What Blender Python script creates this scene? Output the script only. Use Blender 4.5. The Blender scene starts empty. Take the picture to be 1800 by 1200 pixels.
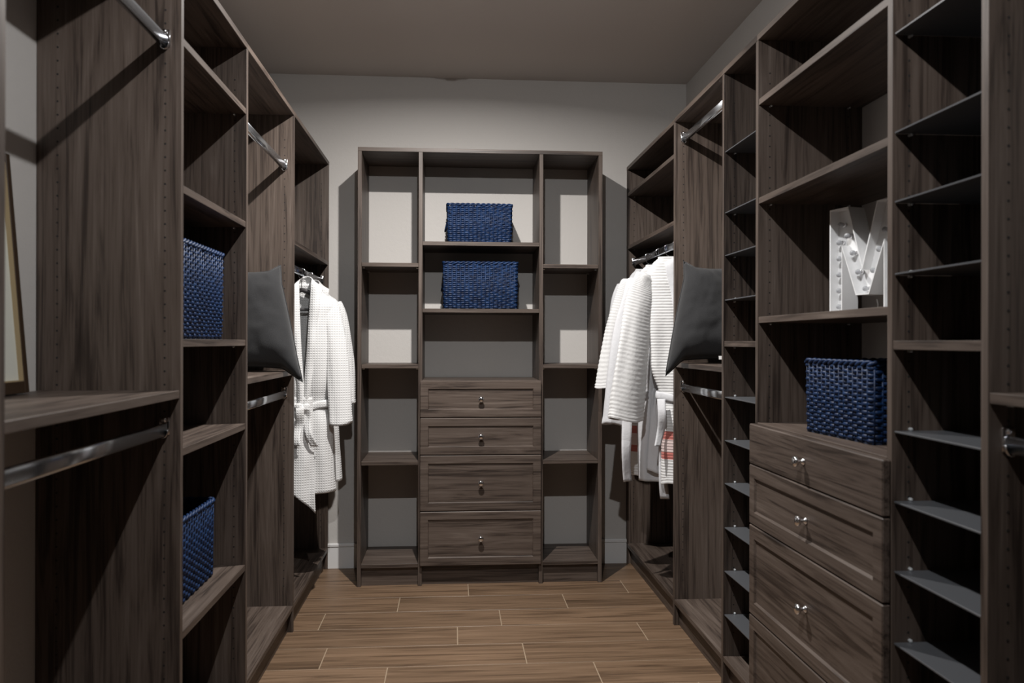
import bpy, bmesh, math, random
from mathutils import Vector, Matrix, noise
random.seed(7)
S = bpy.context.scene
C = S.collection
PI = math.pi

# ------------------------------------------------------------------ camera
YAW, PITCH, ROLL, EYE, FPX = 0.0737, 0.0006, 0.0021, 1.1897, 1405.8
rt = Vector((math.cos(YAW), -math.sin(YAW), 0)); fw = Vector((math.sin(YAW), math.cos(YAW), 0)); up = Vector((0, 0, 1))
fw2 = fw*math.cos(PITCH) + up*math.sin(PITCH); up2 = up*math.cos(PITCH) - fw*math.sin(PITCH)
rt3 = rt*math.cos(ROLL) + up2*math.sin(ROLL); up3 = up2*math.cos(ROLL) - rt*math.sin(ROLL)
cd = bpy.data.cameras.new('camera'); cam = bpy.data.objects.new('camera', cd); C.objects.link(cam)
M = Matrix((rt3, up3, -fw2)).transposed().to_4x4(); M.translation = (0, 0, EYE)
cam.matrix_world = M
cd.sensor_width = 36; cd.lens = FPX/1800*36; cd.clip_start = .02
cd.dof.use_dof = True; cd.dof.focus_distance = 3.6; cd.dof.aperture_fstop = 4.0
S.camera = cam
# ------------------------------------------------------------------ world, lights, exposure
W = bpy.data.worlds.new('world'); S.world = W; W.use_nodes = True
bg = W.node_tree.nodes['Background']; bg.inputs[0].default_value = (.62, .78, 1, 1); bg.inputs[1].default_value = .0
S.view_settings.view_transform = 'Standard'; S.view_settings.look = 'None'
S.view_settings.gamma = 1; S.view_settings.use_curve_mapping = False
S.view_settings.exposure = 0.0
LIGHTS = [((.006, 2.795, 2.566), 52, (1, .972, .94), (8, 0), 158), ((.03, .983, 2.566), 26, (.985, .99, 1), (33, -16), 154)]
# place, watts, colour, (tilt towards the far wall, turn), beam angle
for p, w, c, tilt, beam in LIGHTS:
    l = bpy.data.lights.new('lamp', 'AREA'); l.shape = 'DISK'; l.size = .034; l.spread = math.radians(beam); l.energy = w; l.color = c
    o = bpy.data.objects.new('lamp', l); o.location = p; o.rotation_euler = (math.radians(tilt[0]), 0, math.radians(tilt[1])); C.objects.link(o)

# ------------------------------------------------------------------ dimensions (metres)
XA, XB = -.651, .930           # front planes of the two side runs
WL, WR, WY, WF, CZ = -.985, 1.2605, 4.262, -1.0, 2.590
H, T = 2.134, .019
YF = 3.922

# ------------------------------------------------------------------ materials
def newmat(name):
    m = bpy.data.materials.new(name); m.use_nodes = True
    return m, m.node_tree.nodes, m.node_tree.links, m.node_tree.nodes['Principled BSDF']
def simple(name, col, rough=.5, metal=0, spec=None):
    m, n, l, b = newmat(name)
    b.inputs['Base Color'].default_value = (*col, 1); b.inputs['Roughness'].default_value = rough; b.inputs['Metallic'].default_value = metal
    if spec is not None: b.inputs['Specular IOR Level'].default_value = spec
    return m
def ramp(n, stops):
    r = n.new('ShaderNodeValToRGB'); e = r.color_ramp.elements
    while len(e) < len(stops): e.new(.5)
    for el, (p, c) in zip(e, stops): el.position = p; el.color = (*c, 1)
    return r
def math_node(n, l, op, a, b):
    x = n.new('ShaderNodeMath'); x.operation = op
    for i, v in enumerate((a, b)):
        if isinstance(v, (int, float)): x.inputs[i].default_value = v
        else: l.new(v, x.inputs[i])
    return x.outputs[0]
def wood(name, axis, stops, wide=30., rough=.46, fine=190., kx=1.0):
    m, n, l, b = newmat(name)
    tc = n.new('ShaderNodeTexCoord'); oi = n.new('ShaderNodeObjectInfo')
    off = n.new('ShaderNodeVectorMath'); off.operation = 'MULTIPLY_ADD'
    comb = n.new('ShaderNodeCombineXYZ')
    for i in range(3): l.new(oi.outputs['Random'], comb.inputs[i])
    l.new(comb.outputs[0], off.inputs[0]); off.inputs[1].default_value = (9.3, 7.7, 5.1); l.new(tc.outputs['Object'], off.inputs[2])
    def nz(sc, al, det, dist):
        mp = n.new('ShaderNodeMapping'); v = [sc]*3; v['XYZ'.index(axis)] = al; mp.inputs['Scale'].default_value = v
        l.new(off.outputs[0], mp.inputs['Vector'])
        t = n.new('ShaderNodeTexNoise'); t.inputs['Scale'].default_value = 1; t.inputs['Detail'].default_value = det
        t.inputs['Roughness'].default_value = .6; t.inputs['Distortion'].default_value = dist
        l.new(mp.outputs[0], t.inputs['Vector']); return t.outputs['Fac']
    a = nz(wide, 1.5*kx, 5, 1.5); f = nz(fine, 4*kx, 3, .2); g = nz(8, .8*kx, 2, .8)
    s = math_node(n, l, 'ADD', math_node(n, l, 'MULTIPLY', a, .55), math_node(n, l, 'ADD', math_node(n, l, 'MULTIPLY', f, .27), math_node(n, l, 'MULTIPLY', g, .18)))
    r = ramp(n, stops); l.new(s, r.inputs[0]); 
    hs = n.new('ShaderNodeHueSaturation'); l.new(r.outputs[0], hs.inputs['Color'])
    l.new(math_node(n, l, 'MULTIPLY_ADD', oi.outputs['Random'], .22), hs.inputs['Value'])
    hs.inputs['Value'].links[0].from_node.inputs[2].default_value = .89
    l.new(hs.outputs[0], b.inputs['Base Color'])
    b.inputs['Roughness'].default_value = rough; b.inputs['Specular IOR Level'].default_value = .35
    bp = n.new('ShaderNodeBump'); bp.inputs['Strength'].default_value = .12; bp.inputs['Distance'].default_value = .002
    l.new(f, bp.inputs['Height']); l.new(bp.outputs[0], b.inputs['Normal'])
    return m
WST = [(.33, (.016, .0107, .0083)), (.42, (.036, .0257, .0207)), (.50, (.079, .0585, .0470)), (.58, (.099, .0755, .0620)), (.70, (.155, .123, .103))]
WOOD = {a: wood('walnut_laminate_'+a, a, WST) for a in 'XYZ'}
TST = [(.34, (.047, .027, .015)), (.43, (.104, .064, .038)), (.50, (.160, .101, .061)), (.58, (.190, .121, .075)), (.70, (.250, .168, .106))]
TILE = wood('wood_look_tile', 'X', TST, wide=26, rough=.42, fine=120, kx=.9)
GROUT = simple('grout', (.29, .215, .145), .9)
def paint(name, col, bs=.25, sc=150):
    m, n, l, b = newmat(name)
    tc = n.new('ShaderNodeTexCoord'); t = n.new('ShaderNodeTexNoise'); t.inputs['Scale'].default_value = sc; t.inputs['Detail'].default_value = 3
    t2 = n.new('ShaderNodeTexNoise'); t2.inputs['Scale'].default_value = 38; t2.inputs['Detail'].default_value = 2
    l.new(tc.outputs['Object'], t.inputs['Vector']); l.new(tc.outputs['Object'], t2.inputs['Vector'])
    s = math_node(n, l, 'ADD', math_node(n, l, 'MULTIPLY', t.outputs['Fac'], .4), t2.outputs['Fac'])
    bp = n.new('ShaderNodeBump'); bp.inputs['Strength'].default_value = bs; bp.inputs['Distance'].default_value = .004
    l.new(s, bp.inputs['Height']); l.new(bp.outputs[0], b.inputs['Normal'])
    b.inputs['Base Color'].default_value = (*col, 1); b.inputs['Roughness'].default_value = .75
    return m
WALL = paint('greige_orange_peel_paint', (.50, .475, .45))
CEIL = paint('ceiling_paint', (.62, .575, .545), .15)
TRIMW = simple('white_trim_paint', (.70, .69, .68), .4)
CHROME = simple('chrome', (.82, .82, .84), .12, 1)
STEEL = simple('brushed_rod_steel', (.62, .65, .69), .2, 1)
GREYMETAL = simple('grey_shelf_sheet', (.075, .078, .084), .36, .1)
HOLE = simple('pin_hole_dark', (.012, .010, .009), .8)
PIN = simple('clear_pin', (.75, .78, .8), .15, .6)
BLACKPL = simple('dark_hanger_plastic', (.03, .027, .028), .4)
NAVY = None
def basket_mat():
    m, n, l, b = newmat('navy_woven_fibre')
    tc = n.new('ShaderNodeTexCoord'); t = n.new('ShaderNodeTexNoise'); t.inputs['Scale'].default_value = 45; t.inputs['Detail'].default_value = 4
    l.new(tc.outputs['Object'], t.inputs['Vector'])
    r = ramp(n, [(.3, (.0022, .008, .030)), (.5, (.004, .018, .062)), (.72, (.009, .032, .098))]); l.new(t.outputs['Fac'], r.inputs[0])
    l.new(r.outputs[0], b.inputs['Base Color']); b.inputs['Roughness'].default_value = .5; b.inputs['Specular IOR Level'].default_value = .3
    return m
NAVY = basket_mat()
NAVYIN = simple('navy_basket_inside', (.004, .012, .036), .7)
def cloth_mat(name, col, kind):
    m, n, l, b = newmat(name)
    tc = n.new('ShaderNodeTexCoord'); b.inputs['Roughness'].default_value = .9; b.inputs['Specular IOR Level'].default_value = .15
    b.inputs['Sheen Weight'].default_value = .15
    b.inputs['Base Color'].default_value = (*col, 1)
    sx = n.new('ShaderNodeSeparateXYZ'); l.new(tc.outputs['Object'], sx.inputs[0])
    def wav(o, per):
        return math_node(n, l, 'SINE', math_node(n, l, 'MULTIPLY', o, 2*PI/per), 0)
    h = None
    if kind == 'waffle':
        h = math_node(n, l, 'MAXIMUM', wav(sx.outputs[0], .011), wav(sx.outputs[2], .011))
        d = .0016
    elif kind == 'weave':
        t = n.new('ShaderNodeTexNoise'); t.inputs['Scale'].default_value = 420; t.inputs['Detail'].default_value = 2
        l.new(tc.outputs['Object'], t.inputs['Vector']); h = t.outputs['Fac']; d = .0015
        mix = n.new('ShaderNodeMix'); mix.data_type = 'RGBA'; l.new(t.outputs['Fac'], mix.inputs[0])
        mix.inputs[6].default_value = (*[c*.6 for c in col], 1); mix.inputs[7].default_value = (*[c*1.4 for c in col], 1)
        l.new(mix.outputs[2], b.inputs['Base Color'])
    else:
        t = n.new('ShaderNodeTexNoise'); t.inputs['Scale'].default_value = 60; l.new(tc.outputs['Object'], t.inputs['Vector']); h = t.outputs['Fac']; d = .003
    if kind == 'redband':
        r = n.new('ShaderNodeValToRGB'); r.color_ramp.interpolation = 'CONSTANT'; e = r.color_ramp.elements
        white = (*col, 1); red = (.42, .14, .12, 1); pk = (.56, .45, .43, 1)
        # local z (0 = neck) mapped over 1 m
        pts = [(0, white), (.122, red), (.155, pk), (.210, red), (.243, white)]
        while len(e) < len(pts): e.new(.9)
        for el, (p, c) in zip(e, pts): el.position = p; el.color = c
        l.new(math_node(n, l, 'ADD', sx.outputs[2], 0), r.inputs[0])
        n2 = math_node(n, l, 'ADD', sx.outputs[2], 1.0); r.inputs[0].links and l.remove(r.inputs[0].links[0]); l.new(n2, r.inputs[0])
        l.new(r.outputs[0], b.inputs['Base Color'])
    bp = n.new('ShaderNodeBump'); bp.inputs['Strength'].default_value = .5; bp.inputs['Distance'].default_value = d
    l.new(h, bp.inputs['Height']); l.new(bp.outputs[0], b.inputs['Normal'])
    return m
WAFFLE = cloth_mat('white_waffle_cotton', (.62, .615, .61), 'waffle')
PLAIN = cloth_mat('plain_white_cotton', (.56, .56, .575), 'plain')
RIB = cloth_mat('ribbed_white_cotton_red_bands', (.62, .615, .61), 'redband')
RIBW = cloth_mat('ribbed_white_cotton', (.62, .615, .61), 'plain')
CHAR = cloth_mat('charcoal_cushion_fabric', (.021, .021, .022), 'weave')
LETTER = simple('white_letter_enamel', (.78, .78, .78), .35)
def glassy():
    m, n, l, b = newmat('bulb_glass')
    b.inputs['Base Color'].default_value = (.55, .56, .58, 1); b.inputs['Roughness'].default_value = .06
    b.inputs['Transmission Weight'].default_value = .45; b.inputs['IOR'].default_value = 1.45
    return m
BULB = glassy()
FRAMEW = simple('picture_frame_wood', (.035, .019, .009), .45)
FRAMEIN = simple('picture_frame_liner', (.33, .25, .14), .5)
ARTW = simple('art_paper', (.60, .60, .53), .8)
ARTK = simple('art_ink', (.03, .03, .03), .8)
LENS = newmat('lamp_lens'); LENS[3].inputs['Emission Color'].default_value = (1, .96, .9, 1); LENS[3].inputs['Emission Strength'].default_value = 6; LENS = LENS[0]

# ------------------------------------------------------------------ helpers
def mesh_obj(name, bm, mat, parent=None, smooth=False):
    me = bpy.data.meshes.new(name); bm.normal_update(); bm.to_mesh(me); bm.free()
    me.materials.append(mat)
    if smooth:
        for p in me.polygons: p.use_smooth = True
    o = bpy.data.objects.new(name, me); C.objects.link(o)
    if parent: o.parent = parent
    return o
def thing(name, label, cat, loc=(0, 0, 0), rz=0, group=None):
    o = bpy.data.objects.new(name, None); C.objects.link(o); o.empty_display_size = .1
    o.location = loc; o.rotation_euler = (0, 0, rz); o['label'] = label; o['category'] = cat
    if group: o['group'] = group
    return o
def tag(o, label, cat, group=None):
    o['label'] = label; o['category'] = cat
    if group: o['group'] = group
    return o
def add_box(bm, x0, x1, y0, y1, z0, z1, bev=0):
    r = bmesh.ops.create_cube(bm, size=1)
    vs = r['verts']
    bmesh.ops.scale(bm, vec=(x1-x0, y1-y0, z1-z0), verts=vs)
    bmesh.ops.translate(bm, vec=((x0+x1)/2, (y0+y1)/2, (z0+z1)/2), verts=vs)
    if bev:
        es = list({e for v in vs for e in v.link_edges})
        bmesh.ops.bevel(bm, geom=es, offset=bev, segments=1, affect='EDGES', profile=.5)
def box(name, mat, x0, x1, y0, y1, z0, z1, parent=None, bev=.0008):
    bm = bmesh.new(); add_box(bm, min(x0, x1), max(x0, x1), min(y0, y1), max(y0, y1), min(z0, z1), max(z0, z1), bev)
    return mesh_obj(name, bm, mat, parent)
def add_tube(bm, pts, r, seg=8, closed=False, cap=True, sx=1., sy=1.):
    """tube along pts; r float or list"""
    n = len(pts); pts = [Vector(p) for p in pts]; rings = []
    prev = None
    for i, p in enumerate(pts):
        if closed: t = pts[(i+1) % n] - pts[i-1]
        else: t = pts[min(i+1, n-1)] - pts[max(i-1, 0)]
        t.normalize()
        if prev is None:
            a = Vector((0, 0, 1)) if abs(t.z) < .9 else Vector((1, 0, 0))
        else: a = prev
        u = (a - t*a.dot(t)).normalized(); v = t.cross(u); prev = u
        rr = r[i] if isinstance(r, (list, tuple)) else r
        rings.append([bm.verts.new(p + u*math.cos(2*PI*k/seg)*rr*sx + v*math.sin(2*PI*k/seg)*rr*sy) for k in range(seg)])
    for i in range(n if closed else n-1):
        A, B = rings[i], rings[(i+1) % n]
        for k in range(seg): bm.faces.new((A[k], A[(k+1) % seg], B[(k+1) % seg], B[k]))
    if cap and not closed:
        bm.faces.new(rings[0][::-1]); bm.faces.new(rings[-1])
def add_lathe(bm, prof, axis, org, seg=20):
    """prof: list of (distance along axis, radius)"""
    axis = Vector(axis).normalized(); a = Vector((0, 0, 1)) if abs(axis.z) < .9 else Vector((1, 0, 0))
    u = (a - axis*a.dot(axis)).normalized(); v = axis.cross(u); org = Vector(org); rings = []
    for d, r in prof:
        r = max(r, 1e-4)
        rings.append([bm.verts.new(org + axis*d + u*math.cos(2*PI*k/seg)*r + v*math.sin(2*PI*k/seg)*r) for k in range(seg)])
    for A, B in zip(rings, rings[1:]):
        for k in range(seg): bm.faces.new((A[k], A[(k+1) % seg], B[(k+1) % seg], B[k]))
    bm.faces.new(rings[0][::-1]); bm.faces.new(rings[-1])
def add_grid(bm, fn, nu, nv, closeu=False, keep=None):
    vs = [[bm.verts.new(fn(i/nu, j/nv)) for i in range(nu if closeu else nu+1)] for j in range(nv+1)]
    for j in range(nv):
        for i in range(nu):
            i2 = (i+1) % nu if closeu else i+1
            if keep and not keep((i+.5)/nu, (j+.5)/nv): continue
            bm.faces.new((vs[j][i], vs[j][i2], vs[j+1][i2], vs[j+1][i]))
    loose = [v for v in bm.verts if not v.link_faces]
    if keep and loose: bmesh.ops.delete(bm, geom=loose, context='VERTS')

# ------------------------------------------------------------------ room shell
def struct(o): o['kind'] = 'structure'; return o
struct(box('wall_back', WALL, WL-.12, WR+.12, WY, WY+.12, -.05, CZ+.1, bev=0))
struct(box('wall_left', WALL, WL-.12, WL, WF, WY, -.05, CZ+.1, bev=0))
struct(box('wall_right', WALL, WR, WR+.12, WF, WY, -.05, CZ+.1, bev=0))
struct(box('ceiling', CEIL, WL, WR, WF, WY, CZ, CZ+.1, bev=0))
bm = bmesh.new()
add_box(bm, WL-.12, -.30, WF-.12, WF, -.05, CZ+.1); add_box(bm, .62, WR+.12, WF-.12, WF, -.05, CZ+.1); add_box(bm, -.30, .62, WF-.12, WF, 2.05, CZ+.1)
struct(mesh_obj('wall_front', bm, WALL))
for xa, xb in ((WL, -.4635), (.7395, WR)):
    bm = bmesh.new()
    add_box(bm, xa, xb, WY-.013, WY, 0, .112, .001); add_box(bm, xa, xb, WY-.017, WY, .112, .131, .004)
    struct(mesh_obj('baseboard_back', bm, TRIMW))
floor = struct(box('floor', GROUT, WL, WR, WF, WY, -.05, -.0012, bev=0))
# plank tiles 0.76 x 0.20, laid across the room
ref = {18: .076, 17: -.243, 16: .207, 15: .021, 14: -.484, 13: -.236, 19: .33, 12: .10}   # row index -> a joint position
L, RW, G = .76, .2, .0042
plank_full = None
for row in range(-6, 21):
    y0 = .15 + .2*row; y1 = y0 + RW
    y0c, y1c = max(y0, WF), min(y1, WY)
    if y1c - y0c < .02: continue
    j = ref.get(row, (row*.437) % L)
    x = j - math.ceil((j - WL)/L)*L
    while x < WR:
        a, b = max(x, WL), min(x+L, WR)
        if b - a > .01:
            if a == x and b == x+L and y0c == y0 and y1c == y1:
                if plank_full is None:
                    bm = bmesh.new(); add_box(bm, G/2, L-G/2, G/2, RW-G/2, -.006, 0, .0008)
                    o = mesh_obj('plank', bm, TILE); plank_full = o.data
                else:
                    o = bpy.data.objects.new('plank', plank_full); C.objects.link(o)
            else:
                bm = bmesh.new(); add_box(bm, G/2, b-a-G/2, G/2, y1c-y0c-G/2, -.006, 0, .0008); o = mesh_obj('plank', bm, TILE)
            o.location = (a, y0c, 0); o.parent = floor
        x += L
for k, (p, w, c, tilt, beam) in enumerate(LIGHTS):
    t = thing('ceiling_light', ['small round recessed ceiling light above the far half of the aisle', 'small round recessed ceiling light above the near end of the aisle'][k], 'lamp', (p[0], p[1], CZ), 0, 'ceiling lights')
    bm = bmesh.new(); add_lathe(bm, [(0, .05), (.010, .05), (.014, .046), (.014, .02), (.0, .02)], (0, 0, -1), (0, 0, 0), 32); mesh_obj('trim_ring', bm, TRIMW, t, True)
    bm = bmesh.new(); add_lathe(bm, [(0, .019), (.016, .019), (.019, .014)], (0, 0, -1), (0, 0, 0), 24); mesh_obj('lens', bm, LENS, t)

# ------------------------------------------------------------------ closet parts
def holes(parent, y, s, xf, z0, z1, facing):
    """two rows of shelf pin holes on one face of a side panel (s=+1: run on the left wall)"""
    bm = bmesh.new()
    for dx in (.037, .285):
        z = z0
        while z < z1:
            add_lathe(bm, [(-.002, .0027), (.0003, .0027)], (0, facing, 0), (xf - s*dx, y, z), 6); z += .032
    o = mesh_obj('shelf_pin_holes', bm, HOLE, parent); o['kind'] = 'stuff'; return o
def rod(parent, xc, y0, y1, z):
    """oval hanging rail with its two end sockets"""
    bm = bmesh.new()
    n = 20; A = []; B = []
    for k in range(n):
        a = 2*PI*k/n; cx = math.copysign(abs(math.cos(a))**.35, math.cos(a))*.0075; cz = math.copysign(abs(math.sin(a))**.8, math.sin(a))*.0155
        A.append(bm.verts.new((xc+cx, y0+.004, z+cz))); B.append(bm.verts.new((xc+cx, y1-.004, z+cz)))
    for k in range(n): bm.faces.new((A[k], A[(k+1) % n], B[(k+1) % n], B[k]))
    bm.faces.new(A[::-1]); bm.faces.new(B)
    r = mesh_obj('hanging_rod', bm, STEEL, parent, True)
    for yy, d in ((y0, 1), (y1, -1)):
        bm = bmesh.new()
        # cup: open-topped half sleeve plus a screw tab with a round head
        def f(u, v):
            a = PI*(1+u); return Vector((xc + math.cos(a)*.0115, yy + d*v*.011, z + math.sin(a)*.0195))
        add_grid(bm, f, 14, 2)
        add_box(bm, xc-.012, xc+.012, min(yy, yy+d*.0025), max(yy, yy+d*.0025), z-.012, z+.03, .0008)
        add_lathe(bm, [(0, .0065), (.004, .0065), (.007, .004), (.008, .0001)], (0, d, 0), (xc, yy+d*.002, z+.024), 12)
        k = mesh_obj('rod_bracket', bm, CHROME, r, True)
        k.modifiers.new('s', 'SOLIDIFY').thickness = .0016
    return r
def pins(bm, xs, y0, y1, z):
    for x in xs:
        for yy, d in ((y0, 1), (y1, -1)):
            add_lathe(bm, [(0, .003), (.012, .003), (.013, .0015)], (0, d, 0), (x, yy, z), 8)
def bay(name, label, cat, s, xf, near, far, group=None, own_near=False, shelves=(), thin=(), rods=(), xr=None, bottom=True, own_far=True, hz=(.19, 2.02)):
    """one cabinet unit of a side run; near/far = y of the panel faces that bound its opening"""
    xw = WL if s > 0 else WR
    t = thing(name, label, cat, (xf - s*.16, (near+far)/2, 0), 0, group)
    ox, oy = t.location.x, t.location.y
    X = lambda x: x-ox
    Y = lambda y: y-oy
    def b(nm, mat, x0, x1, y0, y1, z0, z1): return box(nm, mat, X(x0), X(x1), Y(y0), Y(y1), z0, z1, t)
    if own_near: b('side_panel', WOOD['Z'], xf, xw+s*.001, near-T, near, 0, H-T)
    if own_far:
        b('side_panel', WOOD['Z'], xf, xw+s*.001, far, far+T, 0, H-T)
        holes(t, Y(far-.0001), s, X(xf), hz[0], hz[1], -1)
    if own_near: holes(t, Y(near+.0001), s, X(xf), hz[0], hz[1], 1)
    b('top_board', WOOD['Y'], xf+s*.0005, xw+s*.001, near-(T if own_near else T/2-.0003), far+(T if far > 4.2 else T/2-.0003), H-T, H)
    if bottom:
        b('bottom_shelf', WOOD['Y'], xf-s*.001, xw+s*.001, near, far, .090, .109)
        b('toe_kick', WOOD['Y'], xf-s*.0225, xf-s*.0405, near, far, 0, .090)
    for zt in shelves:
        sh = b('shelf', WOOD['Y'], xf-s*.002, xw+s*.002, near+.0008, far-.0008, zt-T, zt)
        bm = bmesh.new(); pins(bm, (X(xf-s*.037), X(xf-s*.285)), Y(near), Y(far), zt-T-.003); mesh_obj('shelf_pins', bm, PIN, sh)['kind'] = 'stuff'
    for zt in thin:
        sh = b('thin_shelf', GREYMETAL, xf-s*.004, xw+s*.004, near+.002, far-.002, zt-.004, zt)
        bm = bmesh.new(); pins(bm, (X(xf-s*.037), X(xf-s*.285)), Y(near), Y(far), zt-.007)
        for yy, d in ((near, 1), (far, -1)):
            add_lathe(bm, [(0, .004), (.006, .004), (.009, .002)], (0, d, 0), (X(xf-s*.04), Y(yy), zt+.003), 8)
        mesh_obj('shelf_pins', bm, PIN, sh)['kind'] = 'stuff'
    for z in rods: rod(t, X(xf-s*.037), Y(near), Y(far), z)
    return t, X, Y
HG = 'hanging sections of the closet'
P1, P2, P3, P4, P0 = 1.970, 2.580, 3.330, 4.243, 1.198
bay('hanging_section', 'dark walnut hanging section at the left edge, holding the leaning picture frame', 'closet unit', 1, XA, P0+T, P1, HG, True, (1.072,), (), (1.905, .978))
bay('shelf_tower', 'dark walnut open shelf tower holding two navy baskets on the left run', 'shelf unit', 1, XA, P1+T, P2, None, False, (1.925, 1.568, 1.195, .931, .485))
bay('hanging_section', 'dark walnut hanging section with the charcoal cushion on the left run', 'closet unit', 1, XA, P2+T, P3, HG, False, (1.072,), (), (1.905, .975))
bay('hanging_section', 'dark walnut far left corner section where white waffle robes hang', 'closet unit', 1, XA, P3+T, P4, HG, False, (1.609,), (), (1.505,))
Q0, Q1, Q2, Q3, Q4, Q5, Q6 = 4.243, 3.305, 2.695, 2.385, 1.635, 1.329, .57
TH = (1.847, 1.637, 1.490, 1.337, 1.003, .854, .706, .554, .404, .254)
bay('hanging_section', 'dark walnut far right corner section where ribbed and plain robes hang', 'closet unit', -1, XB+.004, Q1+T, Q0, HG, False, (1.991, 1.707), (), (1.615,))
bay('hanging_section', 'dark walnut hanging section with the charcoal cushion on the right run', 'closet unit', -1, XB, Q2+T, Q1, HG, False, (1.105,), (), (2.045, .999))
bay('shoe_tower', 'narrow walnut shoe tower with thin grey shelves, between right cushion and drawer unit', 'shelf unit', -1, XB, Q3+T, Q2, 'shoe towers', False, (1.194,), TH)
dt, DX, DY = bay('drawer_unit', 'walnut drawer unit of the right run with the letter M and a basket', 'dresser', -1, XB, Q4+T, Q3, None, False, (1.934, 1.632, 1.268))
bay('shoe_tower', 'narrow walnut shoe tower with thin grey shelves, right of the letter M', 'shelf unit', -1, XB, Q5+T, Q4, 'shoe towers', False, (1.194,), TH)
bay('hanging_section', 'dark walnut hanging section at the right edge of the picture', 'closet unit', -1, XB, Q6+T, Q5, HG, True, (1.103,), (), (1.012,))

def drawer(parent, P, U, V, Nn, w, h, shaker, wm):
    """P: centre of the face back plane; U width dir, V up, Nn outward; returns the drawer front"""
    bm = bmesh.new(); th = .019
    add_box(bm, -w/2, w/2, -th, 0, -h/2, h/2, .003)       # local: x=U, y=-N, z=V
    if shaker:
        f = max((f for f in bm.faces if f.normal.y < -.9 or abs(f.calc_center_median().y + th) < 1e-5), key=lambda f: f.calc_area())
        bmesh.ops.inset_individual(bm, faces=[f], thickness=.050); 
        bmesh.ops.inset_individual(bm, faces=[f], thickness=.007, depth=0)
        bmesh.ops.translate(bm, vec=(0, .0065, 0), verts=f.verts)
    # the box behind the front
    add_box(bm, -w/2+.03, w/2-.03, .001, .28, -h/2+.012, h/2-.02)
    Mx = Matrix((U, -Nn, V)).transposed().to_4x4(); Mx.translation = P
    bmesh.ops.transform(bm, matrix=Mx, verts=bm.verts)
    bmesh.ops.recalc_face_normals(bm, faces=bm.faces)
    d = mesh_obj('drawer', bm, wm, parent)
    bm = bmesh.new()
    y = .019 - (.0065 if shaker else 0)
    add_lathe(bm, [(0, .0095), (.002, .0095), (.004, .0075), (.007, .0048), (.013, .0046), (.016, .009), (.019, .0128), (.0225, .0142), (.026, .0130), (.0285, .009), (.0297, .004), (.03, .0003)], Nn, P + Nn*y, 24)
    mesh_obj('knob', bm, CHROME, d, True)
    return d
xo, yo = dt.location.x, dt.location.y
box('drawer_top', WOOD['Y'], DX(XB-.0005), DX(WR-.002), DY(Q4+T), DY(Q3), .926, .945, dt)
yc = (Q4+Q3+T)/2
for z1, z0, sh in ((.941, .8195, False), (.8165, .6355, True), (.6325, .3605, True), (.3575, .1, True)):
    drawer(dt, Vector((XB-.0005-xo, yc-yo, (z0+z1)/2)), Vector((0, -1, 0)), Vector((0, 0, 1)), Vector((-1, 0, 0)), .766, z1-z0, sh, WOOD['Y'])

# free-standing unit on the far wall
bk = thing('shelf_dresser', 'dark walnut shelving with four drawers standing against the far wall', 'dresser', (.1385, YF+.17, 0))
bx, by = .1385, YF+.17
YW2 = WY-.001      # the baseboard is cut out behind it
def bb(nm, ax, x0, x1, y0, y1, z0, z1): return box(nm, WOOD[ax], x0-bx, x1-bx, y0-by, y1-by, z0, z1, bk)
V1, V2, V3, V4 = -.462, -.168, .424, .719
for i, v in enumerate((V1, V2, V3, V4)):
    bb('side_panel' if i in (0, 3) else 'divider', 'Z', v, v+T, YF, YW2, 0, H-T)
bb('top_board', 'X', V1, V4+T, YF-.0005, YW2, H-T, H)
for a, b_ in ((V1+T, V2), (V3+T, V4)):
    bb('bottom_shelf', 'X', a, b_, YF+.001, YW2, .09, .109); bb('toe_kick', 'X', a, b_, YF+.0225, YF+.04, 0, .09)
    for zt in (1.574, 1.079, .608):
        sh = bb('shelf', 'X', a+.0008, b_-.0008, YF+.002, YW2, zt-T, zt)
        bm = bmesh.new()
        for yy in (YF+.037, YF+.285):
            for xx, d in ((a, 1), (b_, -1)): add_lathe(bm, [(0, .003), (.012, .003)], (d, 0, 0), (xx-bx, yy-by, zt-T-.003), 8)
        mesh_obj('shelf_pins', bm, PIN, sh)['kind'] = 'stuff'
a, b_ = V2+T, V3
for zt in (1.680, 1.352):
    bb('shelf', 'X', a+.0008, b_-.0008, YF+.002, YW2, zt-T, zt)
bb('drawer_top', 'X', a, b_, YF-.0005, YW2, .983, 1.002); bb('toe_kick', 'X', a, b_, YF+.0225, YF+.04, 0, .1)
xc = (a+b_)/2
for z1, z0 in ((1.000, .8215), (.8185, .6395), (.6365, .3665), (.3635, .1)):
    drawer(bk, Vector((xc-bx, YF-.0005-by, (z0+z1)/2)), Vector((1, 0, 0)), Vector((0, 0, 1)), Vector((0, -1, 0)), .592, z1-z0, True, WOOD['X'])

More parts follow.
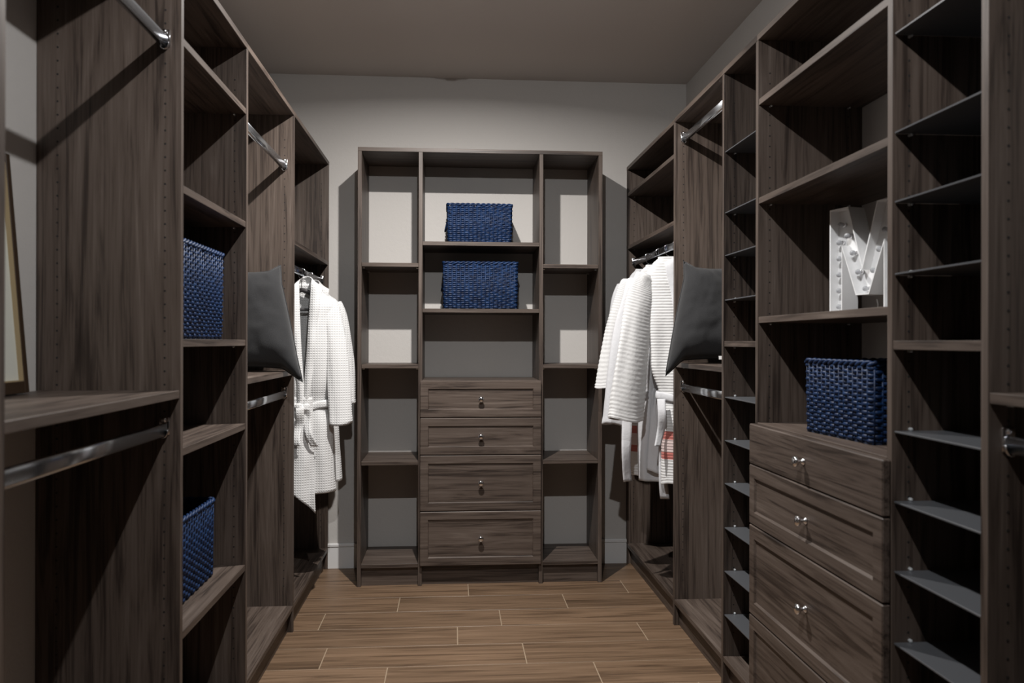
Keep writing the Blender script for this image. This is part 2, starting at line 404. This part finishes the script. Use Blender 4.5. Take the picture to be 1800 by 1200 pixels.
# ------------------------------------------------------------------ baskets
def rrect(w, d, r, n):
    """rounded rectangle perimeter points (pos, normal), n samples"""
    out = []; segs = [(w-2*r, 0), (d-2*r, 1), (w-2*r, 2), (d-2*r, 3)]
    per = 2*(w+d-4*r) + 2*PI*r
    for k in range(n):
        s = per*k/n
        x, y, ang = -w/2+r, -d/2, -PI/2
        for ln, q in segs:
            dirx, diry = math.cos(q*PI/2), math.sin(q*PI/2)
            if s <= ln:
                p = Vector((x+dirx*s, y+diry*s, 0)); nn = Vector((diry, -dirx, 0)); break
            x += dirx*ln; y += diry*ln; s -= ln
            if s <= PI*r/2:
                a = q*PI/2 - PI/2 + s/r
                cx, cy = x - diry*r, y + dirx*r
                p = Vector((cx+math.cos(a)*r, cy+math.sin(a)*r, 0)); nn = Vector((math.cos(a), math.sin(a), 0)); break
            a = q*PI/2
            cx, cy = x - diry*r, y + dirx*r
            x, y = cx+math.cos(a)*r, cy+math.sin(a)*r; s -= PI*r/2
        out.append((p, nn))
    return out, per
def basket(w, d, h, loc, rz, label):
    t = thing('woven_basket', label, 'basket', loc, rz, 'navy woven baskets')
    per = 2*(w+d); cols = int(round(per/.0215/2))*2; ss = 4; n = cols*ss
    rows = int(round((h-.02)/.0098)); rh = (h-.020)/rows
    pts, per = rrect(w-.008, d-.008, .012, n)
    bm = bmesh.new()
    cross = [(-.0048, -.0006), (-.003, .0016), (0, .0024), (.003, .0016), (.0048, -.0006)]
    for r_ in range(rows):
        z = .005 + rh*(r_+.5); rings = []
        for k, (p, nn) in enumerate(pts):
            ph = PI*(k/ss) + PI*r_
            off = .0026*math.cos(ph) + .0005*math.sin(k*1.7+r_*2.3)
            tap = 1 - .018*(1-z/h)
            zz = z + .0009*math.sin(k*.31+r_)
            rings.append([bm.verts.new((p.x*tap+nn.x*(off+a_n), p.y*tap+nn.y*(off+a_n), zz+a_z*(rh/.0098))) for a_z, a_n in cross])
        for k in range(n):
            A, B = rings[k], rings[(k+1) % n]
            for q in range(4): bm.faces.new((A[q], B[q], B[q+1], A[q+1]))
    # stakes
    for k in range(0, n, ss):
        p, nn = pts[(k + ss//2) % n]
        add_tube(bm, [(p.x*.985, p.y*.985, .003), (p.x, p.y, h-.012)], .0026, 5)
    mesh_obj('woven_wall', bm, NAVY, t, True)
    bm = bmesh.new()
    m = n//2
    for ph in (0, PI):        # two-strand twisted rim
        ring = []
        for k in range(n):
            p, nn = pts[k]; a = 2*PI*k/n*round(per/.05) + ph
            ring.append((p.x+nn.x*math.cos(a)*.0032, p.y+nn.y*math.cos(a)*.0032, h-.0095+math.sin(a)*.0040))
        add_tube(bm, ring, .0048, 6, closed=True)
    mesh_obj('rim', bm, NAVY, t, True)
    bm = bmesh.new(); add_box(bm, -w/2+.008, w/2-.008, -d/2+.008, d/2-.008, 0, .006)
    inner, _ = rrect(w-.02, d-.02, .01, 40)
    lo = [bm.verts.new((p.x*.985, p.y*.985, .006)) for p, _n in inner]; hi = [bm.verts.new((p.x, p.y, h-.016)) for p, _n in inner]
    for k in range(40): bm.faces.new((lo[k], hi[k], hi[(k+1) % 40], lo[(k+1) % 40]))
    mesh_obj('liner', bm, NAVYIN, t)
    for sgn in (-1, 1):
        bm = bmesh.new()
        pp = [(sgn*(w/2-.004+.012*math.sin(PI*k/12)), .03-.05*math.cos(PI*k/12), h*.60 - .045*math.sin(PI*k/12)) for k in range(13)]
        add_tube(bm, pp, .0045, 8); mesh_obj('handle', bm, NAVY, t, True)
    return t
basket(.328, .235, .200, (.131, YF+.165, 1.680), .01, 'small navy woven basket on the far unit, upper of its two baskets')
basket(.376, .250, .238, (.137, YF+.16, 1.352), -.01, 'wide navy woven basket on the far unit, above its empty open shelf')
basket(.415, .265, .268, (-.835, 2.322, 1.195), PI/2, 'tall navy woven basket on the left tower, at eye level')
basket(.376, .235, .238, (-.832, 2.292, .485), PI/2, 'navy woven basket low on the left tower near the floor')
basket(.319, .225, .204, (1.092, 1.999, .945), -PI/2+.078, 'navy woven basket standing on top of the right drawer unit')

# ------------------------------------------------------------------ marquee letter M
def marquee():
    t = thing('marquee_letter', 'white marquee letter M with round bulbs on the right drawer unit', 'decoration', (1.063, 2.011, 1.268), 0)
    # local: u to viewer's right, n outward, built in (u, n, z)
    Wd, Hh, Dp, rimw = .237, .2613, .054, .0035
    k_ = 1.087
    out = [(-.109, 0), (-.066, 0), (-.066, .160), (-.021, .043), (.021, .043), (.066, .160), (.066, 0), (.109, 0), (.109, Hh), (.046, Hh), (0, .112), (-.046, Hh), (-.109, Hh)]
    out = [(x*k_, z*k_) for x, z in out]
    bm = bmesh.new()
    back = [bm.verts.new((x, Dp, z)) for x, z in out]
    fr = [bm.verts.new((x, 0, z)) for x, z in out]
    n = len(out)
    for i in range(n): bm.faces.new((fr[i], fr[(i+1) % n], back[(i+1) % n], back[i]))
    bm.faces.new(back)
    # inner lip: offset outline, recessed face
    def offs(o):
        res = []
        for i in range(n):
            p0, p1, p2 = Vector(out[i-1]), Vector(out[i]), Vector(out[(i+1) % n])
            d1, d2 = (p1-p0).normalized(), (p2-p1).normalized(); n1, n2 = Vector((-d1.y, d1.x)), Vector((-d2.y, d2.x))
            b_ = (n1+n2).normalized(); res.append(p1 + b_*(o/max(.35, b_.dot(n1))))
        return res
    inn = offs(rimw)
    f2 = [bm.verts.new((p.x, 0, p.y)) for p in inn]; f3 = [bm.verts.new((p.x, .028, p.y)) for p in inn]
    for i in range(n):
        j = (i+1) % n
        bm.faces.new((fr[j], fr[i], f2[i], f2[j])); bm.faces.new((f2[j], f2[i], f3[i], f3[j]))
    bm.faces.new(f3[::-1])
    bmesh.ops.recalc_face_normals(bm, faces=bm.faces)
    bmesh.ops.triangulate(bm, faces=[f for f in bm.faces if len(f.verts) > 4])
    body = mesh_obj('letter_body', bm, LETTER, t)
    spots = [(sg*.0875, z) for sg in (-1, 1) for z in (.018, .058, .098, .138, .178)] + \
        [(sg*x, z) for sg in (-1, 1) for x, z in ((.082, .222), (.060, .192), (.042, .148), (.024, .100))] + [(0, .058)]
    spots = [(x*k_, z*k_) for x, z in spots]
    first = None
    for x, z in spots:
        if first is None:
            bm = bmesh.new()
            add_lathe(bm, [(0, .0042), (.008, .0042), (.011, .0055), (.015, .0072), (.019, .0072), (.022, .0056), (.024, .003), (.0245, .0004)], (0, -1, 0), (0, 0, 0), 14)
            o = mesh_obj('bulb', bm, BULB, t, True); first = o.data
            bm = bmesh.new(); add_lathe(bm, [(0, .0062), (.008, .0062), (.009, .005)], (0, -1, 0), (0, 0, 0), 14); sm = mesh_obj('socket', bm, CHROME, o, True)
            s0 = sm.data
        else:
            o = bpy.data.objects.new('bulb', first); C.objects.link(o); o.parent = t
            sm = bpy.data.objects.new('socket', s0); C.objects.link(sm); sm.parent = o
        o.location = (x, .028, z)
    bm = bmesh.new()
    add_tube(bm, [(.004, .045, .036), (.006, .047, .022), (.002, .05, .012), (.012, .055, .006), (.0, .07, .003), (.03, .12, .003), (.06, .16, .003)], .0016, 6)
    mesh_obj('cord', bm, LETTER, t, True)
    # face normal (local -y) turns to the aisle (-x) and a little towards the camera
    t.rotation_euler = (0, 0, -PI/2 + .275)
    return t
marquee()

# ------------------------------------------------------------------ picture frame leaning on the left wall
t = thing('picture_frame', 'brown wooden picture frame with pale art leaning on the left wall', 'picture', (-.9395, 1.645, 1.0755), 0)
hw, hh, fwid, dep = .21, .53, .017, .018     # local: y width, z height, +x front
bm = bmesh.new()
add_box(bm, -dep, 0, -hw, -hw+fwid, 0, hh, .001); add_box(bm, -dep, 0, hw-fwid, hw, 0, hh, .001)
add_box(bm, -dep, 0, -hw+fwid, hw-fwid, 0, .026, .001); add_box(bm, -dep, 0, -hw+fwid, hw-fwid, hh-.02, hh, .001)
mesh_obj('frame', bm, FRAMEW, t)
bm = bmesh.new()
for a, b_, c, d in ((-hw+fwid, -hw+fwid+.003, .026, hh-.02), (hw-fwid-.003, hw-fwid, .026, hh-.02), (-hw+fwid, hw-fwid, .026, .029), (-hw+fwid, hw-fwid, hh-.023, hh-.02)):
    add_box(bm, -.012, -.0015, a, b_, c, d)
mesh_obj('liner', bm, FRAMEIN, t)
art = box('art_sheet', ARTW, -.0125, -.011, -hw+fwid, hw-fwid, .026, hh-.02, t, 0)
bm = bmesh.new()
v = [bm.verts.new((-.0105, y, z)) for y, z in ((-.10, .10), (.118, .105), (.113, .185), (.09, .24), (-.02, .30))]
r_ = bmesh.ops.extrude_face_region(bm, geom=[bm.faces.new(v)]); bmesh.ops.translate(bm, vec=(-.0005, 0, 0), verts=[g for g in r_['geom'] if isinstance(g, bmesh.types.BMVert)])
mesh_obj('art_shape', bm, ARTK, art)
t.rotation_euler = (0, -math.atan2(.044, .53), 0)

# ------------------------------------------------------------------ cushions
def cushion(loc, rx, rz, ry, w, h, th, label, droop, earside, seed, taper, wi):
    t = thing('cushion', label, 'pillow', loc, 0, 'charcoal cushions')
    bm = bmesh.new(); N = 44
    def pos(u, v, s):
        a, b = 2*u-1, 2*v-1
        half = w/2*(1-taper*((b+1)/2)**1.35) if a*earside > 0 else wi
        px = a*half*(1-.03*(1-b*b)*abs(a)**3); pz = b*h/2*(1-.075*(1-a*a)*abs(b)**3)
        k = (max(0, 1-a**4)*max(0, 1-b**4))**.55
        y = s*th/2*k
        wr = noise.noise(Vector((a*2.4+seed, b*2.4, s))) * .010 + noise.noise(Vector((a*6+seed, b*6, s*3)))*.004
        y += s*wr*k**.5
        # pointed ears at the corners bend back
        e = max(0, abs(a)-.72)/.28 * max(0, abs(b)-.72)/.28
        y += e*(.055 if b > 0 else -.018)
        if b < 0 and a*earside > 0: pz -= droop*e; px += earside*.018*e
        if b > 0 and a*earside > 0: pz += .035*e
        # sag: heavier below
        y -= .012*(1-b)*k*(.5 if s > 0 else 1)
        return Vector((px, y, pz+h/2))
    for s in (-1, 1):
        add_grid(bm, lambda u, v, s=s: pos(u, v, s), N, N)
    bmesh.ops.remove_doubles(bm, verts=bm.verts, dist=.0004); bmesh.ops.recalc_face_normals(bm, faces=bm.faces)
    mesh_obj('cover', bm, CHAR, t, True)
    bm = bmesh.new(); loop = []
    for k in range(160):
        q = k/40; i = int(q); f = q-i
        u, v = [(f, 0), (1, f), (1-f, 1), (0, 1-f)][i]
        loop.append(pos(u, v, 0))
    add_tube(bm, loop, .0028, 5, closed=True); mesh_obj('seam', bm, CHAR, t, True)
    t.rotation_euler = (rx, ry, rz)
    return t
c1 = cushion((-.815, 3.165, 1.078), -.19, .06, 0, .43, .405, .16, 'charcoal cushion on the left shelf, its corner hanging over the edge', .05, 1, 1.3, .42, .155)
c2 = cushion((1.062, 3.140, 1.111), -.19, -.06, 0, .40, .400, .16, 'charcoal cushion on the right shelf, its corner hanging over the edge', .06, -1, 5.1, .46, .16)
tagm = box('care_tag', TRIMW, -.02, .02, -.085, -.083, -.004, .010, c2, 0)

t = thing('coat_hook', 'small chrome double hook on the walnut panel left of the left cushion', 'hook', (XA-.022, P2+T, 1.425), 0)
bm = bmesh.new(); add_box(bm, -.008, .008, 0, .003, -.02, .03, .001); mesh_obj('back_plate', bm, CHROME, t)
for pp, r_ in (([(0, .002, .018), (.0, .022, .022), (0, .032, .034), (0, .034, .044)], .003), ([(0, .002, -.008), (0, .016, -.014), (0, .026, -.008), (0, .028, .004)], .003)):
    bm = bmesh.new(); add_tube(bm, pp, r_, 8); x, y, z = pp[-1]; add_lathe(bm, [(-.005, .001), (-.003, .0045), (.001, .0055), (.004, .004), (.0055, .0005)], (0, 0, 1), (x, y, z), 10)
    mesh_obj('prong', bm, CHROME, t, True)
# ------------------------------------------------------------------ hangers and robes
def hanger(xr, y, zr, label, rz, group, wood_=False):
    """hook rests on the rail top (rail 32 mm tall)"""
    t = thing('coat_hanger', label, 'hanger', (xr, y, zr+.016), rz, group)
    bm = bmesh.new(); pts = []
    R = .0165; c = -R + .0024
    for k in range(15):
        a = math.radians(-25 + 245*k/14); pts.append((math.cos(a)*R, 0, c+.0+math.sin(a)*R+ .0))
    pts += [(-.012, 0, -.036), (-.003, 0, -.050), (0, 0, -.060), (0, 0, -.090)]
    add_tube(bm, pts, .0017, 8); mesh_obj('hook', bm, CHROME, t, True)
    bm = bmesh.new()
    pts = [(-.125+.25*k/16, .01*math.cos(PI*(k/16-.5)*1.0), -.096 - .070*abs(-1+k/8)**1.3) for k in range(17)]
    add_tube(bm, pts, .0085, 8, sx=1.2, sy=.7); mesh_obj('shoulder_bar', bm, BLACKPL, t, True)
    bm = bmesh.new(); add_tube(bm, [(-.118, .01, -.168), (-.10, .006, -.186), (.10, .006, -.186), (.118, .01, -.168)], .006, 8); mesh_obj('trouser_bar', bm, BLACKPL, t, True)
    return t
def lerp(a, b, t): return a+(b-a)*t
def curve(tab, t):
    for (a, x), (b, y) in zip(tab, tab[1:]):
        if t <= b:
            f = (t-a)/(b-a); f = f*f*(3-2*f); return lerp(x, y, f)
    return tab[-1][1]
def robe(loc, rz, label, group, mat, L, wl, wr, dep, sleeves, seed, open_v=.42, ribs=0, belt_z=.55, flap=None, tails=(), vw=.055, cuffmat=None, front=-1, cw=.25):
    """loc = neck point at the shoulder line. local x across the shoulders, -y towards the viewer, z down the garment.
       wl/wr: tables (depth below neck in m -> half width on the -x / +x side)"""
    t = thing('bath_robe', label, 'robe', loc, rz, group)
    bm = bmesh.new(); NU = 96; NV = int(L/(.003 if ribs else .012))
    def nz(x, y, z): return noise.noise(Vector((x+seed*3.1, y, z)))
    def P(u, v, grow=0):
        a = 2*PI*u; z = v*L
        ca, sa = math.cos(a), math.sin(a)
        hw = curve(wr if ca > 0 else wl, z); d = curve(dep, z)
        x = math.copysign(abs(ca)**.85, ca)*hw; y = math.copysign(abs(sa)**.9, sa)*d
        fold = min(1, max(0, (z-.12)/.5))
        k = (math.sin(x*62+seed+1.2*math.sin(z*3+seed)) * .5 + nz(x*14, sa*1.2, z*1.6)) * .017*fold
        pinch = math.exp(-((z-belt_z)/.06)**2)
        y += math.copysign(1, sa)*(k*abs(sa)) + nz(x*8, z*5, 3)*.006
        x *= 1 - .08*pinch + .03*nz(z*5, sa*2, 7)*fold
        y *= 1 - .25*pinch
        if ribs:
            q = .0012*math.sin(2*PI*z/.0125); x += q*ca; y += q*sa
        zz = -z
        if v > .97: zz += .010*nz(x*9, sa, 1)
        # shoulder slope: near the top the surface follows the hanger
        return Vector((x*(1+grow), y*(1+grow), zz))
    def keep(u, v):
        z = v*L
        if z > open_v: return True
        p = P(u, v)
        sa = math.sin(2*PI*u)
        if sa*front < .05: return True
        wv = vw*(1 - z/open_v)**.8
        return abs(p.x - .020) > wv
    add_grid(bm, P, NU, NV, True, keep)
    b = mesh_obj('robe_body', bm, mat, t, True); m = b.modifiers.new('s', 'SOLIDIFY'); m.thickness = .004; m.offset = -1
    # shawl collar: ribbon down both edges of the opening and round the neck
    bm = bmesh.new(); path = []
    def edge(z, sd):
        wv = vw*(1-z/open_v)**.8 if z < open_v else 0
        return Vector((.020 + sd*wv, front*(curve(dep, z)*.96+.008), -z))
    ls = [edge(open_v*1.12*(1-k/22) + .0, -1) for k in range(23)]
    rs = [edge(open_v*1.12*k/22, 1) for k in range(23)]
    neck = [Vector((.020 - vw*math.cos(PI*k/10), front*(curve(dep, 0)*.96+.008)*math.cos(PI*k/10)**2*0 + lerp(front*.03, -front*.045, math.sin(PI*k/10)), .022*math.sin(PI*k/10)+.004)) for k in range(1, 10)]
    path = ls + neck + rs
    rows = []
    for i, p in enumerate(path):
        tq = (i/(len(path)-1)); back = max(0, 1-abs(tq-.5)/.11)
        sd = -1 if tq < .5 else 1
        wdt = lerp(.034, .036, back)*(1 - .35*abs(tq-.5)*2)*(1 + cw*math.exp(-((abs(tq-.5)-.1)/.10)**2))
        if back > 0:
            outv = Vector((sd*(1-back)*.8, -front*back*.35, -.9*back-.1)).normalized()
        else: outv = Vector((sd*.96, 0, -.10))
        n0 = Vector((0, front, 0)) if back < .5 else Vector((0, -front*.9, .3))
        wob = .004*math.sin(i*.9+seed)
        rows.append([bm.verts.new(p + outv*wdt*q + n0*(.010*math.sin(PI*min(1, q*.9+.1)) + wob*q)) for q in (-.28, 0, .33, .66, .95, 1.12)])
    for A, B in zip(rows, rows[1:]):
        for q in range(5): bm.faces.new((A[q], A[q+1], B[q+1], B[q]))
    c = mesh_obj('collar', bm, cuffmat or mat, t, True); m = c.modifiers.new('s', 'SOLIDIFY'); m.thickness = .006; m.offset = 0
    m = c.modifiers.new('d', 'SUBSURF'); m.levels = m.render_levels = 1
    # sleeves
    for (sd, pts, wtab, flat, yaw) in sleeves:
        bm = bmesh.new(); n = len(pts); pv = [Vector(p) for p in pts]
        ln = sum((pv[i+1]-pv[i]).length for i in range(n-1)); NS = int(ln/(.003 if ribs else .012))
        def cl(s):
            f = s*(n-1); i = min(int(f), n-2); f -= i
            p0, p1, p2, p3 = pv[max(i-1, 0)], pv[i], pv[i+1], pv[min(i+2, n-1)]
            return .5*((2*p1) + (p2-p0)*f + (2*p0-5*p1+4*p2-p3)*f*f + (3*p1-p0-3*p2+p3)*f**3)
        def SP(u, v):
            c0 = cl(v); tt = (cl(min(1, v+.01)) - cl(max(0, v-.01))).normalized()
            side = Vector((math.cos(yaw), math.sin(yaw), 0)); side = (side - tt*side.dot(tt)).normalized(); nor = tt.cross(side)
            a = 2*PI*u; w = curve(wtab, v); th = w*flat
            wob = 1 + .10*nz(math.cos(a)*2, math.sin(a)*2, v*4+sd) + .05*math.sin(a*5+v*6+seed)*v
            if ribs: wob += .0012/w*math.sin(2*PI*v*ln/.0125)
            hem = Vector((0, 0, .006*math.sin(a*2+seed)))*v
            cuff = 1.03 if v > .955 else 1
            return c0 + side*math.cos(a)*w*wob*cuff + nor*math.sin(a)*th*wob*cuff + hem
        add_grid(bm, SP, 40, NS, True)
        s_ = mesh_obj('sleeve', bm, RIBW if mat is RIB else mat, t, True); m = s_.modifiers.new('s', 'SOLIDIFY'); m.thickness = .004; m.offset = -1
    # overlapping front panel below the belt
    if flap:
        bm = bmesh.new(); x0, x1, ztip, zin = flap
        def FP(u, v):
            xb = lerp(x0, x1, u)*lerp(.72, 1, v); ze = lerp(zin, ztip, u**1.3); z = lerp(belt_z-.03, ze, v)
            y = front*(curve(dep, min(z, L))*(.80+.22*v) + .014 + .010*math.sin(u*9+v*2+seed) + .006*nz(u*5, v*4, 9))
            if ribs: y += .0012*math.sin(2*PI*z/.0125)
            return Vector((xb, y, -z))
        add_grid(bm, FP, 18, int(abs(ztip-belt_z)/(.003 if ribs else .012)))
        f_ = mesh_obj('front_panel', bm, mat, t, True); m = f_.modifiers.new('s', 'SOLIDIFY'); m.thickness = .004
    # belt: band, knot and hanging tails
    bm = bmesh.new()
    NB = 72
    def BP(u, v):
        p = P(u, belt_z/L); s = 1.06 + .05*math.sin(2*PI*u*3+seed)*.3
        q = Vector((p.x*s, p.y*1.0, 0)); rr = Vector((p.x, p.y*1.6, 0)).normalized()
        return q + rr*(.010+.004*math.sin(PI*v)) + Vector((0, 0, -belt_z + lerp(.017, -.017, v) - .020*math.exp(-((p.x-.015)/.05)**2)*(1 if p.y*front > 0 else 0)))
    add_grid(bm, BP, NB, 4, True)
    for kx, kz, kr in ((.012, -belt_z-.022, .022), (.028, -belt_z-.012, .016), (-.002, -belt_z-.010, .016)):
        yk = front*(curve(dep, belt_z)*.85+.022)
        add_lathe(bm, [(-.018, .004), (-.014, kr*.7), (0, kr), (.014, kr*.75), (.019, .004)], (1, 0, .5), (kx, yk, kz), 14)
    for (xa, xb, ln, ww, yo) in tails:
        def TP(u, v):
            x = lerp(xa, xb, v) + .012*math.sin(v*5+xa*40+seed)*v; y = front*(curve(dep, min(L, belt_z+v*ln))*.95 + yo + .012*math.sin(v*7+seed+xb*30))
            aa = .5*math.sin(v*4+seed+xa*60)
            return Vector((x + (u-.5)*ww*math.cos(aa), y + (u-.5)*ww*math.sin(aa), -belt_z-.015-v*ln))
        add_grid(bm, TP, 4, 28)
    b_ = mesh_obj('belt', bm, cuffmat or mat, t, True); m = b_.modifiers.new('s', 'SOLIDIFY'); m.thickness = .004
    return t
LG, RG = 'robes hanging in the far left corner', 'robes hanging in the far right corner'
XRL, XRR = XA-.037, XB+.004+.037
for y, lab in ((3.700, 'coat hanger with chrome hook in the nearer left waffle robe'), (3.905, 'coat hanger with chrome hook in the farther left waffle robe')):
    hanger(XRL, y, 1.505, lab, 0, 'coat hangers')
wtab = [(0, .060), (.035, .085), (.075, .130), (.10, .148), (.16, .142), (.40, .135), (.55, .122), (.70, .138), (1.1, .162)]
dtab = [(0, .030), (.05, .040), (.12, .052), (.3, .062), (.55, .060), (.8, .075), (1.1, .085)]
def slv(sd, x1, z1, y1=0): return [(sd*.108, 0, -.088), (sd*.128, -.004, -.14), (sd*(.14+(x1-.14)*.55), y1*.4, -.34), (sd*x1, y1, -z1)]
SW = [(0, .034), (.12, .048), (.6, .052), (1, .050)]
robe((XRL, 3.700, 1.455), .06, 'nearer white waffle robe, tied with a belt, far left corner', LG, WAFFLE, .945, wtab, wtab, dtab,
     [(1, slv(1, .180, .640, -.05), SW, .6, .25), (-1, slv(-1, .18, .62), SW, .6, 0)], 1.0, open_v=.52, belt_z=.545,
     flap=(-.095, .075, 1.030, .90), tails=((.005, .0, .165, .036, .03), (.03, .06, .17, .034, .028)), vw=.036)
robe((XRL, 3.905, 1.455), .05, 'farther white waffle robe, mostly behind the tied one, far left corner', LG, WAFFLE, .93, wtab, wtab, dtab,
     [(1, slv(1, .170, .560, -.02), SW, .6, .2), (-1, slv(-1, .17, .6), SW, .6, 0)], 4.0, open_v=.45, belt_z=.55, tails=((.0, .02, .2, .034, .03),), vw=.036)
dR = [(z, d*.58) for z, d in dtab]
RY = (3.425, 3.560, 3.715, 3.925)
RL = ('coat hanger hook nearest the walnut panel, in front ribbed robe of the right corner', 'second coat hanger hook from the walnut panel in the right corner',
      'third coat hanger hook from the walnut panel in the right corner', 'coat hanger hook nearest the far wall in the right corner')
for y, lab in zip(RY, RL): hanger(XRR, y, 1.615, lab, 0, 'coat hangers')
wA = [(0, .075), (.04, .105), (.08, .130), (.12, .140), (.2, .135), (.45, .110), (.60, .075), (.75, .060), (1.0, .062)]
wAr = [(0, .06), (.04, .09), (.08, .14), (.12, .16), (.4, .17), (.6, .15), (1.0, .16)]
robe((XRR, 3.425, 1.560), -.05, 'white ribbed robe with red bands, nearest in the right corner', RG, RIB, .985, wA, wAr, dR,
     [(-1, [(-.125, -.005, -.080), (-.155, -.015, -.16), (-.195, -.03, -.40), (-.228, -.035, -.705)], [(0, .036), (.12, .056), (.5, .070), (1, .080)], .42, .35), (1, slv(1, .18, .6), SW, .6, 0)],
     2.2, open_v=.50, cw=.9, ribs=1, belt_z=.60, tails=((-.075, -.085, .20, .035, .02),), vw=.016, cuffmat=PLAIN, front=-1)
wB = [(0, .06), (.04, .09), (.08, .130), (.12, .140), (.3, .138), (.55, .130), (.8, .135), (1.1, .125)]
robe((XRR, 3.560, 1.553), .0, 'plain white robe with hanging belt, second in the right corner', RG, PLAIN, .985, wB, wAr, dR,
     [(-1, [(-.125, 0, -.085), (-.155, 0, -.16), (-.205, 0, -.4), (-.235, 0, -.735)], [(0, .035), (.15, .055), (1, .065)], .45, .1), (1, slv(1, .18, .6), SW, .6, 0)],
     3.3, open_v=.03, belt_z=.60, flap=(-.11, .03, 1.0, .93), tails=((-.06, -.03, .44, .04, .035), (-.19, -.20, .37, .045, .0)), vw=.03)
robe((XRR, 3.715, 1.553), -.05, 'white ribbed robe with red bands, third from the front, right corner', RG, RIB, .985, wB, wAr, dR,
     [(-1, [(-.12, 0, -.08), (-.155, 0, -.15), (-.20, 0, -.33), (-.240, -.01, -.585)], [(0, .035), (.15, .055), (1, .062)], .45, .1), (1, slv(1, .18, .6), SW, .6, 0)],
     5.2, open_v=.03, ribs=1, belt_z=.58, vw=.03, cuffmat=PLAIN)
robe((XRR, 3.925, 1.553), .0, 'white plain robe farthest back in the right corner by the far wall', RG, PLAIN, .95, wB, wAr, dR,
     [(-1, [(-.11, 0, -.085), (-.14, 0, -.16), (-.15, 0, -.35), (-.16, 0, -.62)], SW, .45, .1), (1, slv(1, .18, .6), SW, .6, 0)],
     6.6, open_v=.03, belt_z=.58, vw=.03)
